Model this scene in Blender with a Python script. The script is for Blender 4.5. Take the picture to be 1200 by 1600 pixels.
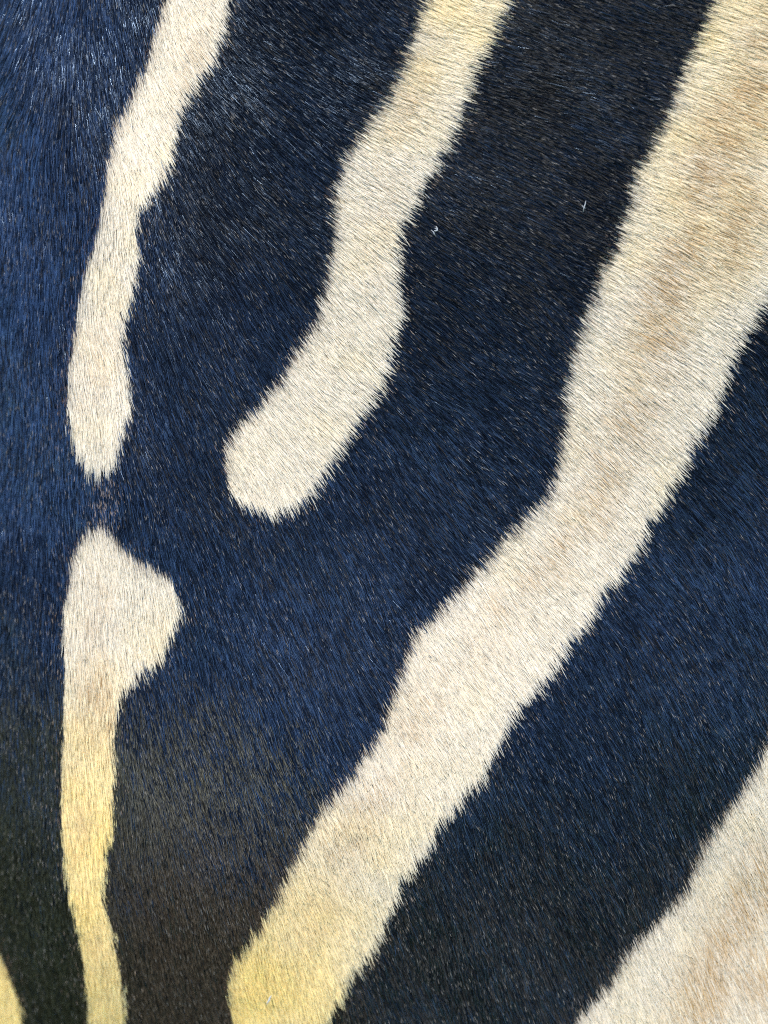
import bpy, math
import numpy as np
from mathutils import Vector, Matrix

for o in list(bpy.data.objects):
    bpy.data.objects.remove(o, do_unlink=True)
scene = bpy.context.scene
COL = scene.collection
rng = np.random.default_rng(11)

# ------------------------------------------------------------------ camera
Z0 = 1.05                      # height of the photographed spot of the flank above the ground (m)
DIST = 0.80                    # camera to flank
S_PX = 0.30 / 1200.0           # metres per photo pixel on the flank plane
cd = bpy.data.cameras.new('camera')
cam = bpy.data.objects.new('camera', cd)
COL.objects.link(cam)
TILT = math.radians(11)        # the flank faces up a little: the camera looks down on it by this much
TM = Matrix.Translation((0, 0, Z0)) @ Matrix.Rotation(-TILT, 4, 'X')   # flank coordinates -> world
cam.matrix_world = TM @ Matrix.Translation((0, -DIST, 0)) @ Matrix.Rotation(math.radians(90), 4, 'X')
cd.sensor_fit = 'HORIZONTAL'
cd.angle = 2 * math.atan(0.15 / DIST)
cd.clip_start = 0.01
cd.clip_end = 500
cd.dof.use_dof = True
cd.dof.focus_distance = DIST - 0.002
cd.dof.aperture_fstop = 4.0
scene.camera = cam

# ------------------------------------------------------------------ sky, sun, exposure
SUN_EL, SUN_ROT = 54.0, 209.0
world = bpy.data.worlds.new('World')
scene.world = world
world.use_nodes = True
wn = world.node_tree
sky = wn.nodes.new('ShaderNodeTexSky')
sky.sky_type = 'NISHITA'
sky.sun_disc = False
sky.sun_elevation = math.radians(SUN_EL)
sky.sun_rotation = math.radians(SUN_ROT)
sky.altitude = 1200
sky.air_density = 1.0
sky.dust_density = 0.0
sky.ozone_density = 5.0
wn.nodes['Background'].inputs['Strength'].default_value = 0.15
wn.links.new(sky.outputs[0], wn.nodes['Background'].inputs['Color'])

sd_ = bpy.data.lights.new('sun', 'SUN')
sd_.energy = 3.0
sd_.angle = math.radians(0.5)
sd_.color = (1.0, 0.93, 0.82)
sun = bpy.data.objects.new('sun', sd_)
COL.objects.link(sun)
el, ro = math.radians(SUN_EL), math.radians(SUN_ROT)
to_sun = Vector((math.sin(ro) * math.cos(el), math.cos(ro) * math.cos(el), math.sin(el)))
sun.rotation_euler = to_sun.to_track_quat('Z', 'Y').to_euler()
sun.location = to_sun * 5

vs = scene.view_settings
vs.view_transform = 'Standard'
vs.look = 'None'
vs.exposure = 1.34
vs.gamma = 1.0
vs.use_curve_mapping = False
scene.render.engine = 'CYCLES'
scene.cycles.use_denoising = False
scene.cycles.filter_width = 1.1
scene.cycles.max_bounces = 8
scene.cycles.diffuse_bounces = 5
scene.cycles_curves.shape = 'THICK'
scene.cycles_curves.subdivisions = 2


# ------------------------------------------------------------------ materials
def new_mat(name):
    m = bpy.data.materials.new(name)
    m.use_nodes = True
    return m, m.node_tree, m.node_tree.nodes['Principled BSDF']


def hair_mat(name, rough, spec, coat, coat_rough, glow_through=0.0):
    m, nt, b = new_mat(name)
    a = nt.nodes.new('ShaderNodeAttribute')
    a.attribute_name = 'hair_color'
    nt.links.new(a.outputs['Color'], b.inputs['Base Color'])
    b.inputs['Roughness'].default_value = rough
    g = nt.nodes.new('ShaderNodeAttribute')          # less shine on weathered hairs, plus painted-in sheen areas
    g.attribute_name = 'hair_gloss'
    mu = nt.nodes.new('ShaderNodeMath'); mu.operation = 'MULTIPLY'; mu.inputs[1].default_value = spec; mu.use_clamp = True
    nt.links.new(g.outputs['Fac'], mu.inputs[0])
    nt.links.new(mu.outputs[0], b.inputs['Specular IOR Level'])
    b.inputs['Coat Weight'].default_value = coat
    b.inputs['Coat Roughness'].default_value = coat_rough
    if glow_through:                                  # pale hair lets light through
        tr = nt.nodes.new('ShaderNodeBsdfTranslucent')
        mx = nt.nodes.new('ShaderNodeMixShader'); mx.inputs[0].default_value = glow_through
        nt.links.new(a.outputs['Color'], tr.inputs['Color'])
        nt.links.new(b.outputs[0], mx.inputs[1]); nt.links.new(tr.outputs[0], mx.inputs[2])
        nt.links.new(mx.outputs[0], nt.nodes['Material Output'].inputs['Surface'])
    return m


M_DARK = hair_mat('black_hair', 0.27, 0.50, 0.0, 0.28)
M_DARK.node_tree.nodes['Principled BSDF'].inputs['Specular Tint'].default_value = (0.47, 0.67, 1.0, 1)   # blue-black gloss
M_DARK.node_tree.nodes['Principled BSDF'].inputs['IOR'].default_value = 1.85
M_PALE = hair_mat('cream_hair', 0.45, 0.5, 0.0, 0.3, 0.48)

M_SKIN, nt, b = new_mat('dark_skin')
n = nt.nodes.new('ShaderNodeTexNoise'); n.inputs['Scale'].default_value = 60
r = nt.nodes.new('ShaderNodeValToRGB')
r.color_ramp.elements[0].color = (0.012, 0.011, 0.012, 1)
r.color_ramp.elements[1].color = (0.04, 0.034, 0.03, 1)
nt.links.new(n.outputs['Fac'], r.inputs['Fac']); nt.links.new(r.outputs['Color'], b.inputs['Base Color'])
b.inputs['Roughness'].default_value = 0.8

M_GROUND, nt, b = new_mat('dry_grass_ground')
n = nt.nodes.new('ShaderNodeTexNoise'); n.inputs['Scale'].default_value = 3; n.inputs['Detail'].default_value = 8
r = nt.nodes.new('ShaderNodeValToRGB')
r.color_ramp.elements[0].position = 0.35; r.color_ramp.elements[0].color = (0.09, 0.14, 0.03, 1)
r.color_ramp.elements[1].position = 0.65; r.color_ramp.elements[1].color = (0.22, 0.24, 0.07, 1)
nt.links.new(n.outputs['Fac'], r.inputs['Fac']); nt.links.new(r.outputs['Color'], b.inputs['Base Color'])
b.inputs['Roughness'].default_value = 0.95

M_LINT, nt, b = new_mat('white_lint')
n = nt.nodes.new('ShaderNodeTexNoise'); n.inputs['Scale'].default_value = 900
r = nt.nodes.new('ShaderNodeValToRGB')
r.color_ramp.elements[0].color = (0.22, 0.24, 0.26, 1); r.color_ramp.elements[1].color = (0.42, 0.44, 0.46, 1)
nt.links.new(n.outputs['Fac'], r.inputs['Fac']); nt.links.new(r.outputs['Color'], b.inputs['Base Color'])
b.inputs['Roughness'].default_value = 0.7


# ------------------------------------------------------------------ the flank's shape: y = flank(x, z), z measured from Z0
def sstep(a, b_, v):
    t = np.clip((v - a) / (b_ - a), 0, 1)
    return t * t * (3 - 2 * t)


def softplus(v, w):
    return w * np.logaddexp(0, v / w)


def flank(x, z):
    y = 0.5 * np.where(z < 0.11, 0.35, 0.2) * (z - 0.11) ** 2 + 0.5 * 0.35 * (x - 0.06) ** 2
    lft = softplus(-0.085 - x, 0.015)                     # turns away towards the shoulder
    y = y + 0.5 * 6.0 * lft ** 2 * (1 - 0.25 * sstep(-0.02, 0.13, z))
    low = softplus(-0.065 - z - 0.35 * (x + 0.05), 0.025)  # tucks in under towards the elbow
    y = y + 0.5 * 1.7 * low ** 2 / (1 + np.exp((x + 0.02) / 0.04))
    y = y - 0.010 * np.exp(-((z + 0.115 - 0.35 * x) / 0.075) ** 2)             # soft muscle rolls
    y = y - 0.008 * np.exp(-((x - 0.10) / 0.09) ** 2 - ((z - 0.10) / 0.10) ** 2)
    y = y - 0.09 * softplus(z - 0.03, 0.03) * sstep(-0.12, -0.04, x)
    y = y + 0.0009 * np.sin(x * 38 + 1.3) * np.sin(z * 31 + 0.4) + 0.0007 * np.sin(x * 83 + z * 61)
    return y


def grad_flank(x, z, e=1e-4):
    return ((flank(x + e, z) - flank(x - e, z)) / (2 * e), (flank(x, z + e) - flank(x, z - e)) / (2 * e))


def to_px(x, y, z):
    k = DIST / (DIST + y)
    return 600 + x * k / S_PX, 800 - z * k / S_PX


def at(u, v):
    """photo pixel -> point on the flank"""
    u = np.asarray(u, float); v = np.asarray(v, float)
    x = (u - 600) * S_PX; z = (800 - v) * S_PX
    y = np.zeros_like(x)
    for _ in range(30):
        k = (DIST + y) / DIST
        y = 0.5 * y + 0.5 * flank(np.clip(x * k, -.4, .4), np.clip(z * k, -.5, .5))
    k = (DIST + y) / DIST
    return x * k, y, z * k


# ------------------------------------------------------------------ stripe outlines traced from the photograph
STRIPES = [
    dict(label='pale stripe ending in a rounded point above the broad-headed one', pts=[
        (440, -700), (330, -260), (300, -120), (282, -50), (265, 0), (247, 50), (232, 110), (203, 168), (181, 210), (172, 260), (163, 320), (157, 360),
        (148, 388), (135, 430), (127, 470), (119, 530), (110, 575), (107, 640), (113, 680), (121, 718), (138, 742),
        (158, 751), (177, 738), (185, 715), (197, 680), (206, 640), (203, 592), (195, 555), (197, 508), (207, 478), (213, 445),
        (220, 412), (216, 370), (222, 330), (246, 306), (268, 272), (277, 215), (285, 184), (300, 150), (326, 114),
        (341, 88), (353, 58), (359, 25), (359, 0), (372, -60), (395, -130), (425, -260), (545, -700)]),
    dict(label='pale stripe curving to a blunt rounded end', pts=[
        (940, -700), (760, -260), (712, -120), (688, -50), (670, 0), (648, 72), (632, 110), (610, 153), (593, 178), (574, 206), (550, 236), (539, 262),
        (527, 300), (524, 340), (525, 372), (518, 412), (510, 458), (499, 500), (480, 532), (460, 562), (441, 600),
        (423, 623), (404, 643), (376, 666), (356, 700), (354, 738), (361, 768), (376, 790), (402, 800), (432, 812),
        (460, 799), (481, 784), (501, 760), (519, 735), (532, 714), (550, 682), (575, 650), (590, 622), (606, 598), (621, 558),
        (631, 502), (630, 468), (628, 430), (626, 390), (633, 360), (650, 329), (666, 293), (681, 268), (700, 230), (720, 192),
        (735, 158), (745, 122), (756, 90), (770, 60), (785, 30), (797, 0), (815, -50), (850, -130), (900, -260), (1100, -700)]),
    dict(label='broadest pale stripe with tan shading, running diagonally', pts=[
        (1490, -700), (1250, -260), (1180, -120), (1148, -50), (1122, 0), (1110, 30), (1090, 72), (1070, 120), (1055, 160), (1035, 200), (1011, 245), (993, 290),
        (982, 340), (966, 385), (943, 425), (934, 460), (920, 492), (908, 530), (898, 560), (890, 592), (885, 630), (887, 660),
        (880, 700), (871, 738), (867, 762), (850, 786), (830, 806), (806, 830), (788, 844), (768, 872), (741, 900), (720, 926),
        (704, 946), (681, 970), (660, 986), (647, 1004), (631, 1050), (616, 1090), (605, 1122), (598, 1145), (584, 1166), (566, 1190),
        (556, 1210), (530, 1237), (502, 1275), (481, 1310), (465, 1340), (450, 1372), (430, 1410), (410, 1446), (386, 1480),
        (366, 1500), (358, 1530), (361, 1570), (366, 1605), (372, 1680), (380, 1860), (385, 2300),
        (430, 2300), (440, 1860), (470, 1690), (511, 1602), (527, 1580), (547, 1540), (580, 1499), (600, 1467), (613, 1430), (630, 1380), (660, 1345), (680, 1318),
        (690, 1290), (722, 1256), (763, 1205), (780, 1170), (802, 1130), (828, 1096), (850, 1076), (867, 1053), (880, 1033), (890, 1010),
        (920, 981), (928, 955), (948, 925), (970, 915), (984, 888), (1002, 866), (1014, 833), (1030, 803), (1044, 783), (1064, 750),
        (1080, 708), (1107, 670), (1127, 620), (1149, 570), (1160, 541), (1186, 500), (1200, 478), (1260, 400), (1390, 250), (1520, 120), (2000, -300), (2000, -700)]),
    dict(label='pale stripe with a broad pointed head and narrow tail', pts=[
        (148, 832), (133, 840), (118, 866), (110, 907), (101, 960), (102, 1033), (103, 1117), (100, 1183), (99, 1240), (98, 1290),
        (103, 1335), (110, 1393), (123, 1453), (133, 1507), (138, 1560), (143, 1600), (155, 1700), (170, 1860), (230, 2300),
        (320, 2300), (240, 1860), (212, 1700), (197, 1600), (193, 1535), (186, 1500), (179, 1460), (164, 1413), (167, 1350), (177, 1308), (180, 1250), (184, 1217),
        (180, 1183), (178, 1143), (186, 1117), (194, 1087), (213, 1070), (237, 1050), (258, 1026), (273, 993), (283, 957), (281, 945),
        (270, 914), (250, 898), (221, 884), (198, 864), (177, 841), (162, 832)]),
    dict(label='pale stripe with rusty tan patches beyond the last black band', pts=[
        (2000, 420), (1520, 780), (1330, 950), (1240, 1070), (1203, 1140), (1190, 1185), (1180, 1208), (1154, 1243), (1124, 1286), (1098, 1323), (1087, 1360), (1067, 1403), (1034, 1437),
        (1000, 1473), (974, 1500), (957, 1540), (924, 1573), (903, 1600), (860, 1680), (800, 1860), (650, 2300), (2000, 2300)]),
    dict(label='yellowish pale stripe showing only its edge', pts=[
        (-60, 1420), (-25, 1450), (0, 1490), (11, 1510), (25, 1545), (33, 1570), (37, 1602), (50, 1690), (75, 1860), (140, 2300), (-700, 2300), (-700, 1200), (-300, 1330), (-150, 1380)]),
]
G0U, G0V, GS = -460.0, -460.0, 5.0
GW, GH = 425, 505
gu, gv = np.meshgrid(G0U + GS * np.arange(GW), G0V + GS * np.arange(GH))


def sdf_poly(pts):
    P = np.array(pts, float); Q = np.roll(P, -1, 0)
    d2 = np.full(gu.shape, 1e12); ins = np.zeros(gu.shape, bool)
    for (ax, ay), (bx, by) in zip(P, Q):
        ex, ey = bx - ax, by - ay
        t = np.clip(((gu - ax) * ex + (gv - ay) * ey) / (ex * ex + ey * ey), 0, 1)
        d2 = np.minimum(d2, (gu - ax - t * ex) ** 2 + (gv - ay - t * ey) ** 2)
        if ay != by:
            c = ((ay > gv) != (by > gv)) & (gu < (gv - ay) * ex / ey + ax)
            ins ^= c
    return np.where(ins, 1, -1) * np.sqrt(d2)


SDF = np.stack([sdf_poly(s['pts']) for s in STRIPES])


def lookup(field, u, v):
    fu = np.clip((u - G0U) / GS, 0, GW - 1.001); fv = np.clip((v - G0V) / GS, 0, GH - 1.001)
    i = fu.astype(int); j = fv.astype(int); a = fu - i; c = fv - j
    return (field[j, i] * (1 - a) * (1 - c) + field[j, i + 1] * a * (1 - c) + field[j + 1, i] * (1 - a) * c + field[j + 1, i + 1] * a * c)


# the lie of the coat: degrees below the horizontal at traced spots
FLOW = [(20, 20, 118), (20, 110, 124), (75, 30, 106), (75, 130, 97), (110, 80, 91), (145, 100, 76), (180, 30, 72), (50, 300, 97), (30, 400, 98),
        (110, 300, 86), (100, 420, 91), (200, 450, 70), (160, 600, 76), (300, 500, 59), (330, 150, 48), (280, 100, 52), (250, 200, 58), (330, 350, 54), (420, 100, 38),
        (420, 300, 45), (600, 150, 27), (700, 100, 20), (560, 300, 35), (515, 350, 41), (850, 100, 17), (1000, 60, 17), (1150, 100, 20), (1150, 250, 25), (900, 350, 28),
        (780, 280, 26), (650, 420, 32), (700, 560, 38), (480, 620, 50), (560, 640, 46), (430, 700, 57), (400, 780, 62), (1000, 500, 34), (1100, 430, 33), (1180, 330, 28),
        (1000, 650, 42), (850, 600, 38), (850, 850, 48), (900, 750, 45), (750, 750, 46), (1000, 850, 54), (1150, 900, 60), (1150, 650, 52), (500, 950, 62), (700, 950, 55), (450, 1100, 66),
        (650, 1100, 62), (350, 900, 67), (850, 1000, 58), (1050, 1050, 63), (100, 700, 88), (30, 700, 92), (250, 650, 67), (200, 900, 76), (50, 950, 90), (130, 1100, 86), (250, 1050, 72),
        (300, 1200, 68), (50, 1250, 92), (150, 1300, 84), (250, 1400, 75), (20, 1550, 82), (150, 1550, 84), (400, 1500, 69), (500, 1350, 67), (650, 1300, 67),
        (700, 1500, 71), (950, 1300, 67), (1100, 1450, 68), (1180, 1250, 66), (850, 1550, 70), (600, 1580, 70)]
cg_u, cg_v = gu[::6, ::6], gv[::6, ::6]
num = np.zeros(cg_u.shape); den = np.zeros(cg_u.shape) + 1e-9
for (fu_, fv_, fa) in FLOW:
    d2 = (cg_u - fu_) ** 2 + (cg_v - fv_) ** 2
    w = 1.0 / (d2 + 45.0 ** 2) ** 1.6 * 1e6
    num += w * fa; den += w
FLOW_C = num / den


def flow_at(u, v):
    g = GS * 6
    h, wd = FLOW_C.shape
    fu = np.clip((u - G0U) / g, 0, wd - 1.001); fv = np.clip((v - G0V) / g, 0, h - 1.001)
    i = fu.astype(int); j = fv.astype(int); a = fu - i; c = fv - j
    return (FLOW_C[j, i] * (1 - a) * (1 - c) + FLOW_C[j, i + 1] * a * (1 - c) + FLOW_C[j + 1, i] * (1 - a) * c + FLOW_C[j + 1, i + 1] * a * c)


def vnoise(x, z, scale, seed):
    """smooth value noise, -1..1, of given cell size in metres"""
    r = np.random.default_rng(seed); T = r.uniform(-1, 1, (128, 128))
    fx = x / scale + 37.3; fz = z / scale + 51.7
    i = np.floor(fx).astype(int); j = np.floor(fz).astype(int); a = fx - i; c = fz - j
    a = a * a * (3 - 2 * a); c = c * c * (3 - 2 * c)
    i0, j0, i1, j1 = i % 128, j % 128, (i + 1) % 128, (j + 1) % 128
    return T[j0, i0] * (1 - a) * (1 - c) + T[j0, i1] * a * (1 - c) + T[j1, i0] * (1 - a) * c + T[j1, i1] * a * c


# ------------------------------------------------------------------ the ground far below, lit by the sun (it greens the underside of the coat)
gm = bpy.data.meshes.new('ground')
gm.from_pydata([(-60, -60, 0), (60, -60, 0), (60, 60, 0), (-60, 60, 0)], [], [(0, 1, 2, 3)])
gm.materials.append(M_GROUND)
ground = bpy.data.objects.new('ground', gm); COL.objects.link(ground)
ground['kind'] = 'structure'

# ------------------------------------------------------------------ the zebra: skin of the flank
zebra = bpy.data.objects.new('zebra', None); COL.objects.link(zebra)
zebra.matrix_world = TM
zebra['label'] = 'black and cream striped flank of a zebra with short glossy coat'
zebra['category'] = 'zebra'


def to_zebra(o):
    COL.objects.link(o); o.parent = zebra
    return o


XH, ZH = 0.40, 0.50
nx, nz = 121, 151
xs = np.linspace(-XH, XH, nx); zs = np.linspace(-ZH, ZH, nz)
X, Z = np.meshgrid(xs, zs)
Yf = np.minimum(flank(X, Z), 0.30)
edge = np.maximum(np.abs(X) / XH, np.abs(Z) / ZH)
Yf = Yf + 0.12 * sstep(0.82, 1.0, edge)
Yb = np.full_like(X, 0.46) - 0.02 * sstep(0.7, 1, edge)
front = np.stack([X, Yf, Z], -1).reshape(-1, 3)
back = np.stack([X * 0.9, Yb, Z * 0.9], -1).reshape(-1, 3)
idx = np.arange(nx * nz).reshape(nz, nx)
q = np.stack([idx[:-1, :-1], idx[:-1, 1:], idx[1:, 1:], idx[1:, :-1]], -1).reshape(-1, 4)
off = nx * nz
faces = q.tolist() + (q[:, ::-1] + off).tolist()
ring = idx[0, :].tolist() + idx[1:, -1].tolist() + idx[-1, -2::-1].tolist() + idx[-2:0:-1, 0].tolist()
for a, c in zip(ring, ring[1:] + ring[:1]):
    faces.append((c, a, a + off, c + off))
sm = bpy.data.meshes.new('body')
sm.from_pydata(np.concatenate([front, back]).tolist(), [], faces)
sm.materials.append(M_SKIN)
sm.polygons.foreach_set('use_smooth', np.ones(len(sm.polygons), bool))
body = to_zebra(bpy.data.objects.new('body', sm))


# ------------------------------------------------------------------ the coat
CLUMP = 0.0012


def clump_centres(x, z, cell, seed):
    """nearest jittered-grid centre of each root"""
    r = np.random.default_rng(seed); J = r.uniform(0, 1, (64, 64, 2))
    ci = np.floor(x / cell).astype(int); cj = np.floor(z / cell).astype(int)
    best = np.full(x.shape, 1e9); bx = x.copy(); bz = z.copy(); cid = np.zeros(x.shape, int)
    for di in (-1, 0, 1):
        for dj in (-1, 0, 1):
            i = ci + di; j = cj + dj
            jt = J[j % 64, i % 64]
            px = (i + jt[:, 0]) * cell; pz = (j + jt[:, 1]) * cell
            d = (px - x) ** 2 + (pz - z) ** 2
            m = d < best
            best[m] = d[m]; bx[m] = px[m]; bz[m] = pz[m]; cid[m] = ((i * 7919 + j * 104729) & 0xffff)[m]
    return bx, bz, cid


def grow(n, xr, zr, hole, rad, seed):
    r = np.random.default_rng(seed)
    x = r.uniform(-xr, xr, n); z = r.uniform(-zr, zr, n)
    if hole:
        k = (np.abs(x) > hole[0]) | (np.abs(z) > hole[1]); x = x[k]; z = z[k]
    gx, gz = grad_flank(x, z)
    # a root's chance follows the true area of the slanted surface
    k = r.uniform(0, 1, len(x)) < np.sqrt(1 + gx ** 2 + gz ** 2) / 2.2
    x, z, gx, gz = x[k], z[k], gx[k], gz[k]
    n = len(x)
    y = flank(x, z)
    u, v = to_px(x, y, z)
    nrm = np.stack([gx, -np.ones(n), gz], -1); nrm /= np.linalg.norm(nrm, axis=1)[:, None]
    bx, bz, cid = clump_centres(x, z, CLUMP, seed + 1)
    cr = np.random.default_rng(99).uniform(-1, 1, (65536, 4))[cid]
    ang = flow_at(u, v) + 5 * vnoise(x, z, 0.022, 3) + 3 * vnoise(x, z, 0.007, 4) + 2.5 * cr[:, 0] + r.normal(0, 2.2, n)
    stray = r.uniform(0, 1, n) < 0.0025
    ang = ang + stray * r.normal(0, 14, n)
    a = np.radians(ang)
    t = np.stack([np.cos(a), np.cos(a) * gx - np.sin(a) * gz, -np.sin(a)], -1)
    t /= np.linalg.norm(t, axis=1)[:, None]
    L0 = 0.0096
    L = L0 * np.clip(1 + 0.12 * r.normal(0, 1, n) + 0.08 * cr[:, 1] + 0.06 * vnoise(x, z, 0.01, 5), 0.5, 1.45)
    lift0 = np.radians(np.clip(15 + r.normal(0, 4, n) + 3 * cr[:, 2], 5, 35))
    lift1 = np.radians(np.clip(3.5 + r.normal(0, 3.5, n) + 3 * vnoise(x, z, 0.007, 6) + 2 * stray * np.abs(r.normal(0, 2, n)), -2, 40))
    flat = sstep(260, 90, u) * sstep(380, 150, v)         # the swirl over the shoulder lies very flat
    lift0 = lift0 - np.radians(7) * flat; lift1 = lift1 - np.radians(3.5) * flat
    K = 6
    ss = np.array([0, 0.25, 0.5, 0.78, 0.90, 1.0])
    P = np.zeros((n, K, 3)); P[:, 0] = np.stack([x, y, z], -1) - nrm * 0.0003
    side = np.cross(nrm, t)
    bend = r.normal(0, 0.05, n)
    for i in range(1, K):
        sm_ = (ss[i - 1] + ss[i]) / 2
        th = lift0 + (lift1 - lift0) * min(1, sm_ * 1.5)
        P[:, i] = P[:, i - 1] + (L * (ss[i] - ss[i - 1]))[:, None] * (t * np.cos(th)[:, None] + nrm * np.sin(th)[:, None] + side * (bend * sm_ * 2)[:, None])
    # neighbours lean together towards the tip
    by = flank(bx, bz)
    dC = np.stack([bx - x, by - y, bz - z], -1)
    dC -= t * np.sum(dC * t, 1)[:, None]
    pull = np.clip(0.66 + 0.22 * cr[:, 3], 0.2, 0.92) * (1 - 0.8 * stray)
    for i in range(1, K):
        P[:, i] += dC * (pull * ss[i] ** 1.5)[:, None]
    # which stripe: judged where the tuft's tips come to lie
    mixx = x + 0.35 * (bx - x); mixz = z + 0.35 * (bz - z)
    reach = L0 * 0.96 * 0.86
    qx = mixx + t[:, 0] * reach; qz = mixz + t[:, 2] * reach; qy = flank(qx, qz)
    qu, qv = to_px(qx, qy, qz)
    wob = 2.4 * vnoise(x, z, 0.005, 8) + 1.3 * cr[:, 2] + r.normal(0, 2.4, n)
    sd = np.stack([lookup(SDF[k_], qu, qv) for k_ in range(len(STRIPES))])
    which = sd.argmax(0); s = sd.max(0)
    ahead = np.stack([lookup(SDF[k_], qu + 12 * np.cos(a), qv + 12 * np.sin(a)) for k_ in range(len(STRIPES))]).max(0)
    upstream = np.clip((ahead - s) / 12, -1, 1)          # > 0 where the coat runs from black into pale
    pale = s + wob * np.where(upstream > 0, 0.35, 1.2) > 0
    # thin scatter of pale hairs bridging the two stripes near the shoulder
    bridge = np.exp(-((qu - 163) / 20) ** 2) * sstep(735, 760, qv) * (1 - sstep(805, 840, qv))
    br = (~pale) & (r.uniform(0, 1, n) < 0.55 * bridge)
    fray = (~pale) & (s > -34) & (upstream < 0.2) & (r.uniform(0, 1, n) < 0.10 * np.exp(s / 14))
    # colours
    h1 = r.uniform(0, 1, n); h2 = r.normal(0, 1, n)
    col = np.zeros((n, K, 3))
    # black hair
    dk = np.array([0.0020, 0.0026, 0.0045])[None] * (0.7 + 0.6 * h1)[:, None]
    # weathered brown hair towards the belly; greyer areas imitate reflected tones by colour
    weath_refl = np.clip(0.08 + 0.62 * sstep(980, 1260, v) * sstep(560, 280, u) + 0.62 * sstep(930, 1250, v) * sstep(280, 100, u)
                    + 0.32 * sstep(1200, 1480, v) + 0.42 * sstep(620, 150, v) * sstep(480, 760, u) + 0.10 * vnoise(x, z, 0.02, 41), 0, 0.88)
    olive_refl = sstep(240, 90, u)[:, None]  # where the green-grey ground reflection is painted into the hair
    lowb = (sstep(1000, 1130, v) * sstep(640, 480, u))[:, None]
    warm = np.array([[0.104, 0.098, 0.072]]) + np.array([[-0.030, -0.042, -0.032]]) * sstep(1180, 1380, v)[:, None]  # hazy reflection painted as olive-grey hair, dusty brown further down
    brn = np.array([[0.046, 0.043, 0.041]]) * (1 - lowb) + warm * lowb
    brn = (brn * (1 - olive_refl * lowb) + np.array([[0.036, 0.037, 0.022]]) * olive_refl * lowb) * (0.5 + r.uniform(0, 1, n))[:, None]
    wt = (r.uniform(0, 1, n) < weath_refl)[:, None]
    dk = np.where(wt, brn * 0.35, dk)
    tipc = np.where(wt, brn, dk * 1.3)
    w_tip = np.array([0, 0, 0, 0.0, 1.0, 1.0])
    glint_tip = (r.uniform(0, 1, n) < 0.06 + 0.05 * vnoise(x, z, 0.02, 61))[:, None]           # pale tips painted in as sun glints
    tipc = np.where(glint_tip, np.array([[0.17, 0.155, 0.14]]) * (0.5 + r.uniform(0, 1, n))[:, None], tipc)
    rim = ((~pale) & (upstream > 0.1) & (r.uniform(0, 1, n) < 0.75 * np.exp(np.minimum(s, 0) / 7.0)))[:, None]   # brown rim
    tipc = np.where(rim, np.array([[0.13, 0.085, 0.062]]) * (0.4 + h1)[:, None], tipc)
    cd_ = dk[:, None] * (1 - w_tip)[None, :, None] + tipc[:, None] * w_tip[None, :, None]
    # pale hair
    base = np.array([0.84, 0.773, 0.662])
    yellow = np.array([0.98, 0.81, 0.37])
    tan = np.array([0.60, 0.43, 0.235])
    yl = np.clip(1.0 * sstep(1060, 1600, v) * sstep(760, 330, u) * (u > 300) + 0.85 * sstep(900, 1320, v) * sstep(330, 230, u)
                 + 0.30 * sstep(260, 0, v) * sstep(480, 640, u) * (1 - 0.5 * sstep(900, 1000, u)) + 0.20 * (u > 950) * sstep(560, 300, v)
                 + 0.14 * vnoise(x, z, 0.012, 21), 0, 1)
    pc = base[None] * (1 - yl[:, None]) + yellow[None] * yl[:, None]
    shade = np.zeros(n)
    for (bu, bv, ru, rv, rot, amt) in BLOTCH:
        c_, s_ = math.cos(math.radians(rot)), math.sin(math.radians(rot))
        du = (qu - bu) * c_ + (qv - bv) * s_; dv = -(qu - bu) * s_ + (qv - bv) * c_
        shade = np.maximum(shade, amt * np.exp(-(du / ru) ** 2 - (dv / rv) ** 2))
    shade = np.clip(shade * (1.0 + 0.5 * vnoise(x, z, 0.006, 31) + 0.35 * cr[:, 1]) + 0.075, 0, 1)
    tw = np.clip(shade * (0.12 + 2.1 * r.uniform(0, 1, n) ** 1.7), 0, 1)[:, None]
    pc = pc * (1 - tw) + tan[None] * tw
    pc = pc * np.clip(0.98 + 0.10 * h2, 0.62, 1.14)[:, None]
    edge_b = np.exp(-np.abs(s) / 7.0) * sstep(0.0, 0.4, upstream)
    brown = np.array([0.16, 0.105, 0.075])
    pc = pc * (1 - 0.85 * edge_b[:, None] * h1[:, None]) + brown[None] * (0.85 * edge_b * h1)[:, None]
    cp_ = np.repeat(pc[:, None], K, 1)
    mid = np.array([0.27, 0.20, 0.15])[None] * (0.5 + h1)[:, None]
    cm_ = cd_ * (1 - w_tip)[None, :, None] + mid[:, None] * w_tip[None, :, None]
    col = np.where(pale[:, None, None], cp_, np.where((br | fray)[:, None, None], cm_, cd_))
    radius = rad * np.clip(1 + 0.16 * r.normal(0, 1, n), 0.55, 1.5)[:, None] * np.array([0.9, 1.0, 1.0, 0.9, 0.65, 0.2])[None]
    owner = np.where(pale, which, -1)
    # the two black bands lie on either side of the broad diagonal stripe
    far_side = qu > np.interp(qv, MID_V, MID_U)
    owner = np.where(owner < 0, np.where(far_side, -2, -1), owner)
    # gloss map imitates reflected sheen: stronger at left and in patches, dulled above
    sheen_map = (0.74 + 0.80 * sstep(240, 20, u) * (1 - 0.30 * sstep(300, 80, v)) * sstep(1000, 600, v) + 0.45 * np.exp(-((u - 430) / 210) ** 2 - ((v - 960) / 190) ** 2)
             + 0.40 * np.exp(-((u - 1120) / 200) ** 2 - ((v - 1020) / 230) ** 2) - 0.36 * sstep(760, 300, v) * sstep(180, 330, u)
             + 0.16 * vnoise(x, z, 0.03, 51) + 0.10 * vnoise(x, z, 0.012, 52))
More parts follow.
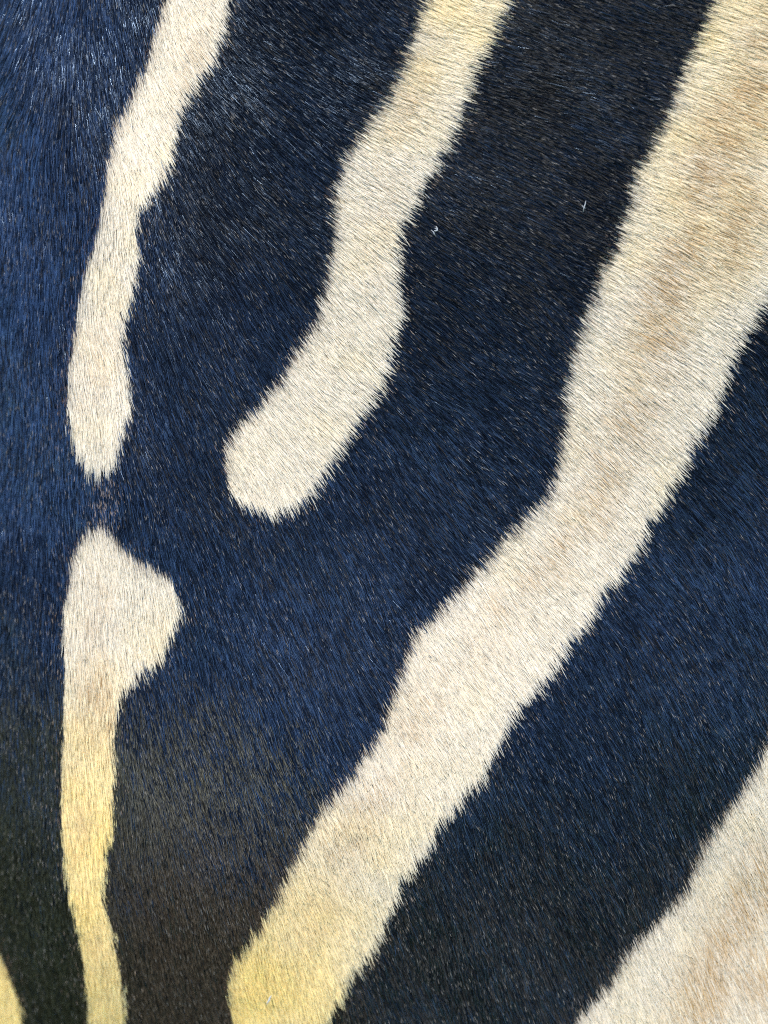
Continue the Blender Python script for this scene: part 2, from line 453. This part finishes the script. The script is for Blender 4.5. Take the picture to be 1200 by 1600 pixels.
    gloss = np.where(wt[:, 0], 0.35, 1.0) * sheen_map * np.where(r.uniform(0, 1, n) + 0.25 * cr[:, 1] < 0.48, 0.28, 1.15) * np.clip(np.exp(0.4 * h2), 0.3, 2.0)
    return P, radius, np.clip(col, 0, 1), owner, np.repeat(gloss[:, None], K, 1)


# rough middle line of the broad diagonal stripe, to tell the two black bands apart
MID_V = [-700, -260, 0, 240, 500, 740, 900, 1000, 1160, 1370, 1600, 1860]
MID_U = [1660, 1400, 1300, 1130, 1050, 970, 880, 790, 690, 550, 440, 410]
BLOTCH = [  # u, v, half-length, half-width, rotation, strength
    (1185, 130, 120, 38, 100, 0.55), (1120, 250, 110, 45, 110, 0.60), (1150, 360, 90, 45, 115, 0.50), (1060, 430, 110, 42, 115, 0.55),
    (1030, 520, 90, 40, 115, 0.50), (985, 660, 110, 42, 118, 0.34), (930, 790, 90, 35, 125, 0.30), (860, 880, 80, 35, 130, 0.26), (770, 990, 90, 35, 125, 0.18),
    (660, 1130, 90, 40, 118, 0.18), (560, 1290, 110, 45, 122, 0.26), (500, 1420, 90, 40, 120, 0.20), (1150, 1450, 100, 42, 120, 0.60), (1185, 1380, 60, 40, 110, 0.50),
    (1110, 1540, 90, 45, 115, 0.55), (1180, 1530, 60, 50, 110, 0.45), (640, 165, 90, 26, 110, 0.22), (600, 330, 100, 26, 105, 0.10), (300, 100, 80, 26, 110, 0.16), (160, 560, 90, 26, 100, 0.16),
    (150, 1090, 70, 28, 95, 0.45), (172, 1140, 60, 10, 90, 0.55), (150, 970, 80, 30, 90, 0.16), (130, 1300, 120, 26, 92, 0.22), (150, 1480, 90, 20, 80, 0.15),
]

NEAR = grow(1900000, 0.200, 0.255, None, 0.000102, 5)
FAR = grow(330000, 0.31, 0.38, (0.200, 0.255), 0.00024, 6)
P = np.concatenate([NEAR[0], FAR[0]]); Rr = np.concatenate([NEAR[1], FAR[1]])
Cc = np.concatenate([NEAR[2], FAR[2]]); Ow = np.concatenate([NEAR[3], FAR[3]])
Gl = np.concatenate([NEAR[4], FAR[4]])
print('hairs', len(P))


def hair_part(name, mask, mat, label):
    p = P[mask]; n, K = p.shape[:2]
    hc = bpy.data.hair_curves.new(name)
    left = n
    while left > 0:                                   # in batches: one huge call overflows
        hc.add_curves([K] * min(left, 20000)); left -= 20000
    pos = p.reshape(-1, 3)
    hc.attributes['position'].data.foreach_set('vector', pos.astype(np.float32).ravel())
    ra = hc.attributes.get('radius') or hc.attributes.new('radius', 'FLOAT', 'POINT')
    ra.data.foreach_set('value', Rr[mask].astype(np.float32).ravel())
    ca = hc.attributes.new('hair_color', 'FLOAT_COLOR', 'POINT')
    c4 = np.ones((n * K, 4), np.float32); c4[:, :3] = Cc[mask].reshape(-1, 3)
    ca.data.foreach_set('color', c4.ravel())
    ga = hc.attributes.new('hair_gloss', 'FLOAT', 'POINT')
    ga.data.foreach_set('value', Gl[mask].astype(np.float32).ravel())
    hc.materials.append(mat)
    o = to_zebra(bpy.data.objects.new(name, hc))
    o['label'] = label
    o['hairs'] = int(n)
    return o


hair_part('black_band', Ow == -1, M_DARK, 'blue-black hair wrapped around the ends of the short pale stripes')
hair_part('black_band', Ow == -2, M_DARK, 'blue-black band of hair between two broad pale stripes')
for k_, s_ in enumerate(STRIPES):
    hair_part('pale_stripe', Ow == k_, M_PALE, s_['label'])


# ------------------------------------------------------------------ bits of lint caught on the coat
def fibre(bm_v, bm_f, pts, rad):
    """a thin irregular fibre: hexagonal tube through points"""
    pts = [Vector(p) for p in pts]; base = len(bm_v); m = 6
    for i, p in enumerate(pts):
        d = (pts[min(i + 1, len(pts) - 1)] - pts[max(i - 1, 0)]).normalized()
        s = d.cross(Vector((0, 1, 0))).normalized(); t = d.cross(s)
        rr = rad * (0.45 if i in (0, len(pts) - 1) else 1.0) * (0.85 + 0.3 * rng.random())
        for k in range(m):
            a = 2 * math.pi * k / m
            bm_v.append(tuple(p + (s * math.cos(a) + t * math.sin(a)) * rr))
    for i in range(len(pts) - 1):
        for k in range(m):
            a = base + i * m + k; b_ = base + i * m + (k + 1) % m
            bm_f.append((a, b_, b_ + m, a + m))
    bm_f.append(tuple(base + k for k in range(m))[::-1])
    bm_f.append(tuple(base + (len(pts) - 1) * m + k for k in range(m)))


def lint(name, u, v, strands, label, height):
    x, y, z = (float(c) for c in at(u, v))
    V, F = [], []
    for pts, rad in strands:
        fibre(V, F, [(a * S_PX, -h * S_PX, -c * S_PX) for (a, c, h) in pts], rad * 0.5)
    me = bpy.data.meshes.new(name); me.from_pydata(V, [], F); me.materials.append(M_LINT)
    me.polygons.foreach_set('use_smooth', np.ones(len(me.polygons), bool))
    o = bpy.data.objects.new(name, me); COL.objects.link(o)
    o.matrix_world = TM @ Matrix.Translation((x, y - height, z))
    o['label'] = label; o['category'] = 'lint'; o['group'] = 'specks of lint caught on the coat'


HT = 0.0032
lint('lint_fleck', 680, 360, [([(-7, 1, 0), (-3, 4, 1), (-2, 7, 1), (1, 11, 0)], 0.00028), ([(-2, 2, 1), (0, 3, 2), (3, 2, 2), (3, -1, 1), (1, -5, 0)], 0.00036),
                              ([(-1, -2, 0), (2, 0, 1), (4, 3, 1)], 0.0003)], 'small curled white lint fleck on black hair beside the curving stripe', HT)
lint('lint_fleck', 912, 325, [([(2, -9, 0), (1, -4, 1), (-1, 2, 1), (-2, 8, 0)], 0.00032), ([(-4, -2, 0), (-1, 1, 1), (2, 3, 0)], 0.00026)],
     'thin upright pale lint splinter on the black band near the broadest stripe', HT)
lint('lint_fleck', 420, 1560, [([(5, -8, 0), (2, -3, 1), (-1, 3, 1), (-3, 7, 0)], 0.00050), ([(4, -6, 0), (2, 0, 1), (-1, 5, 0)], 0.0004)],
     'bright white lint sliver lying on yellowish pale hair', HT)
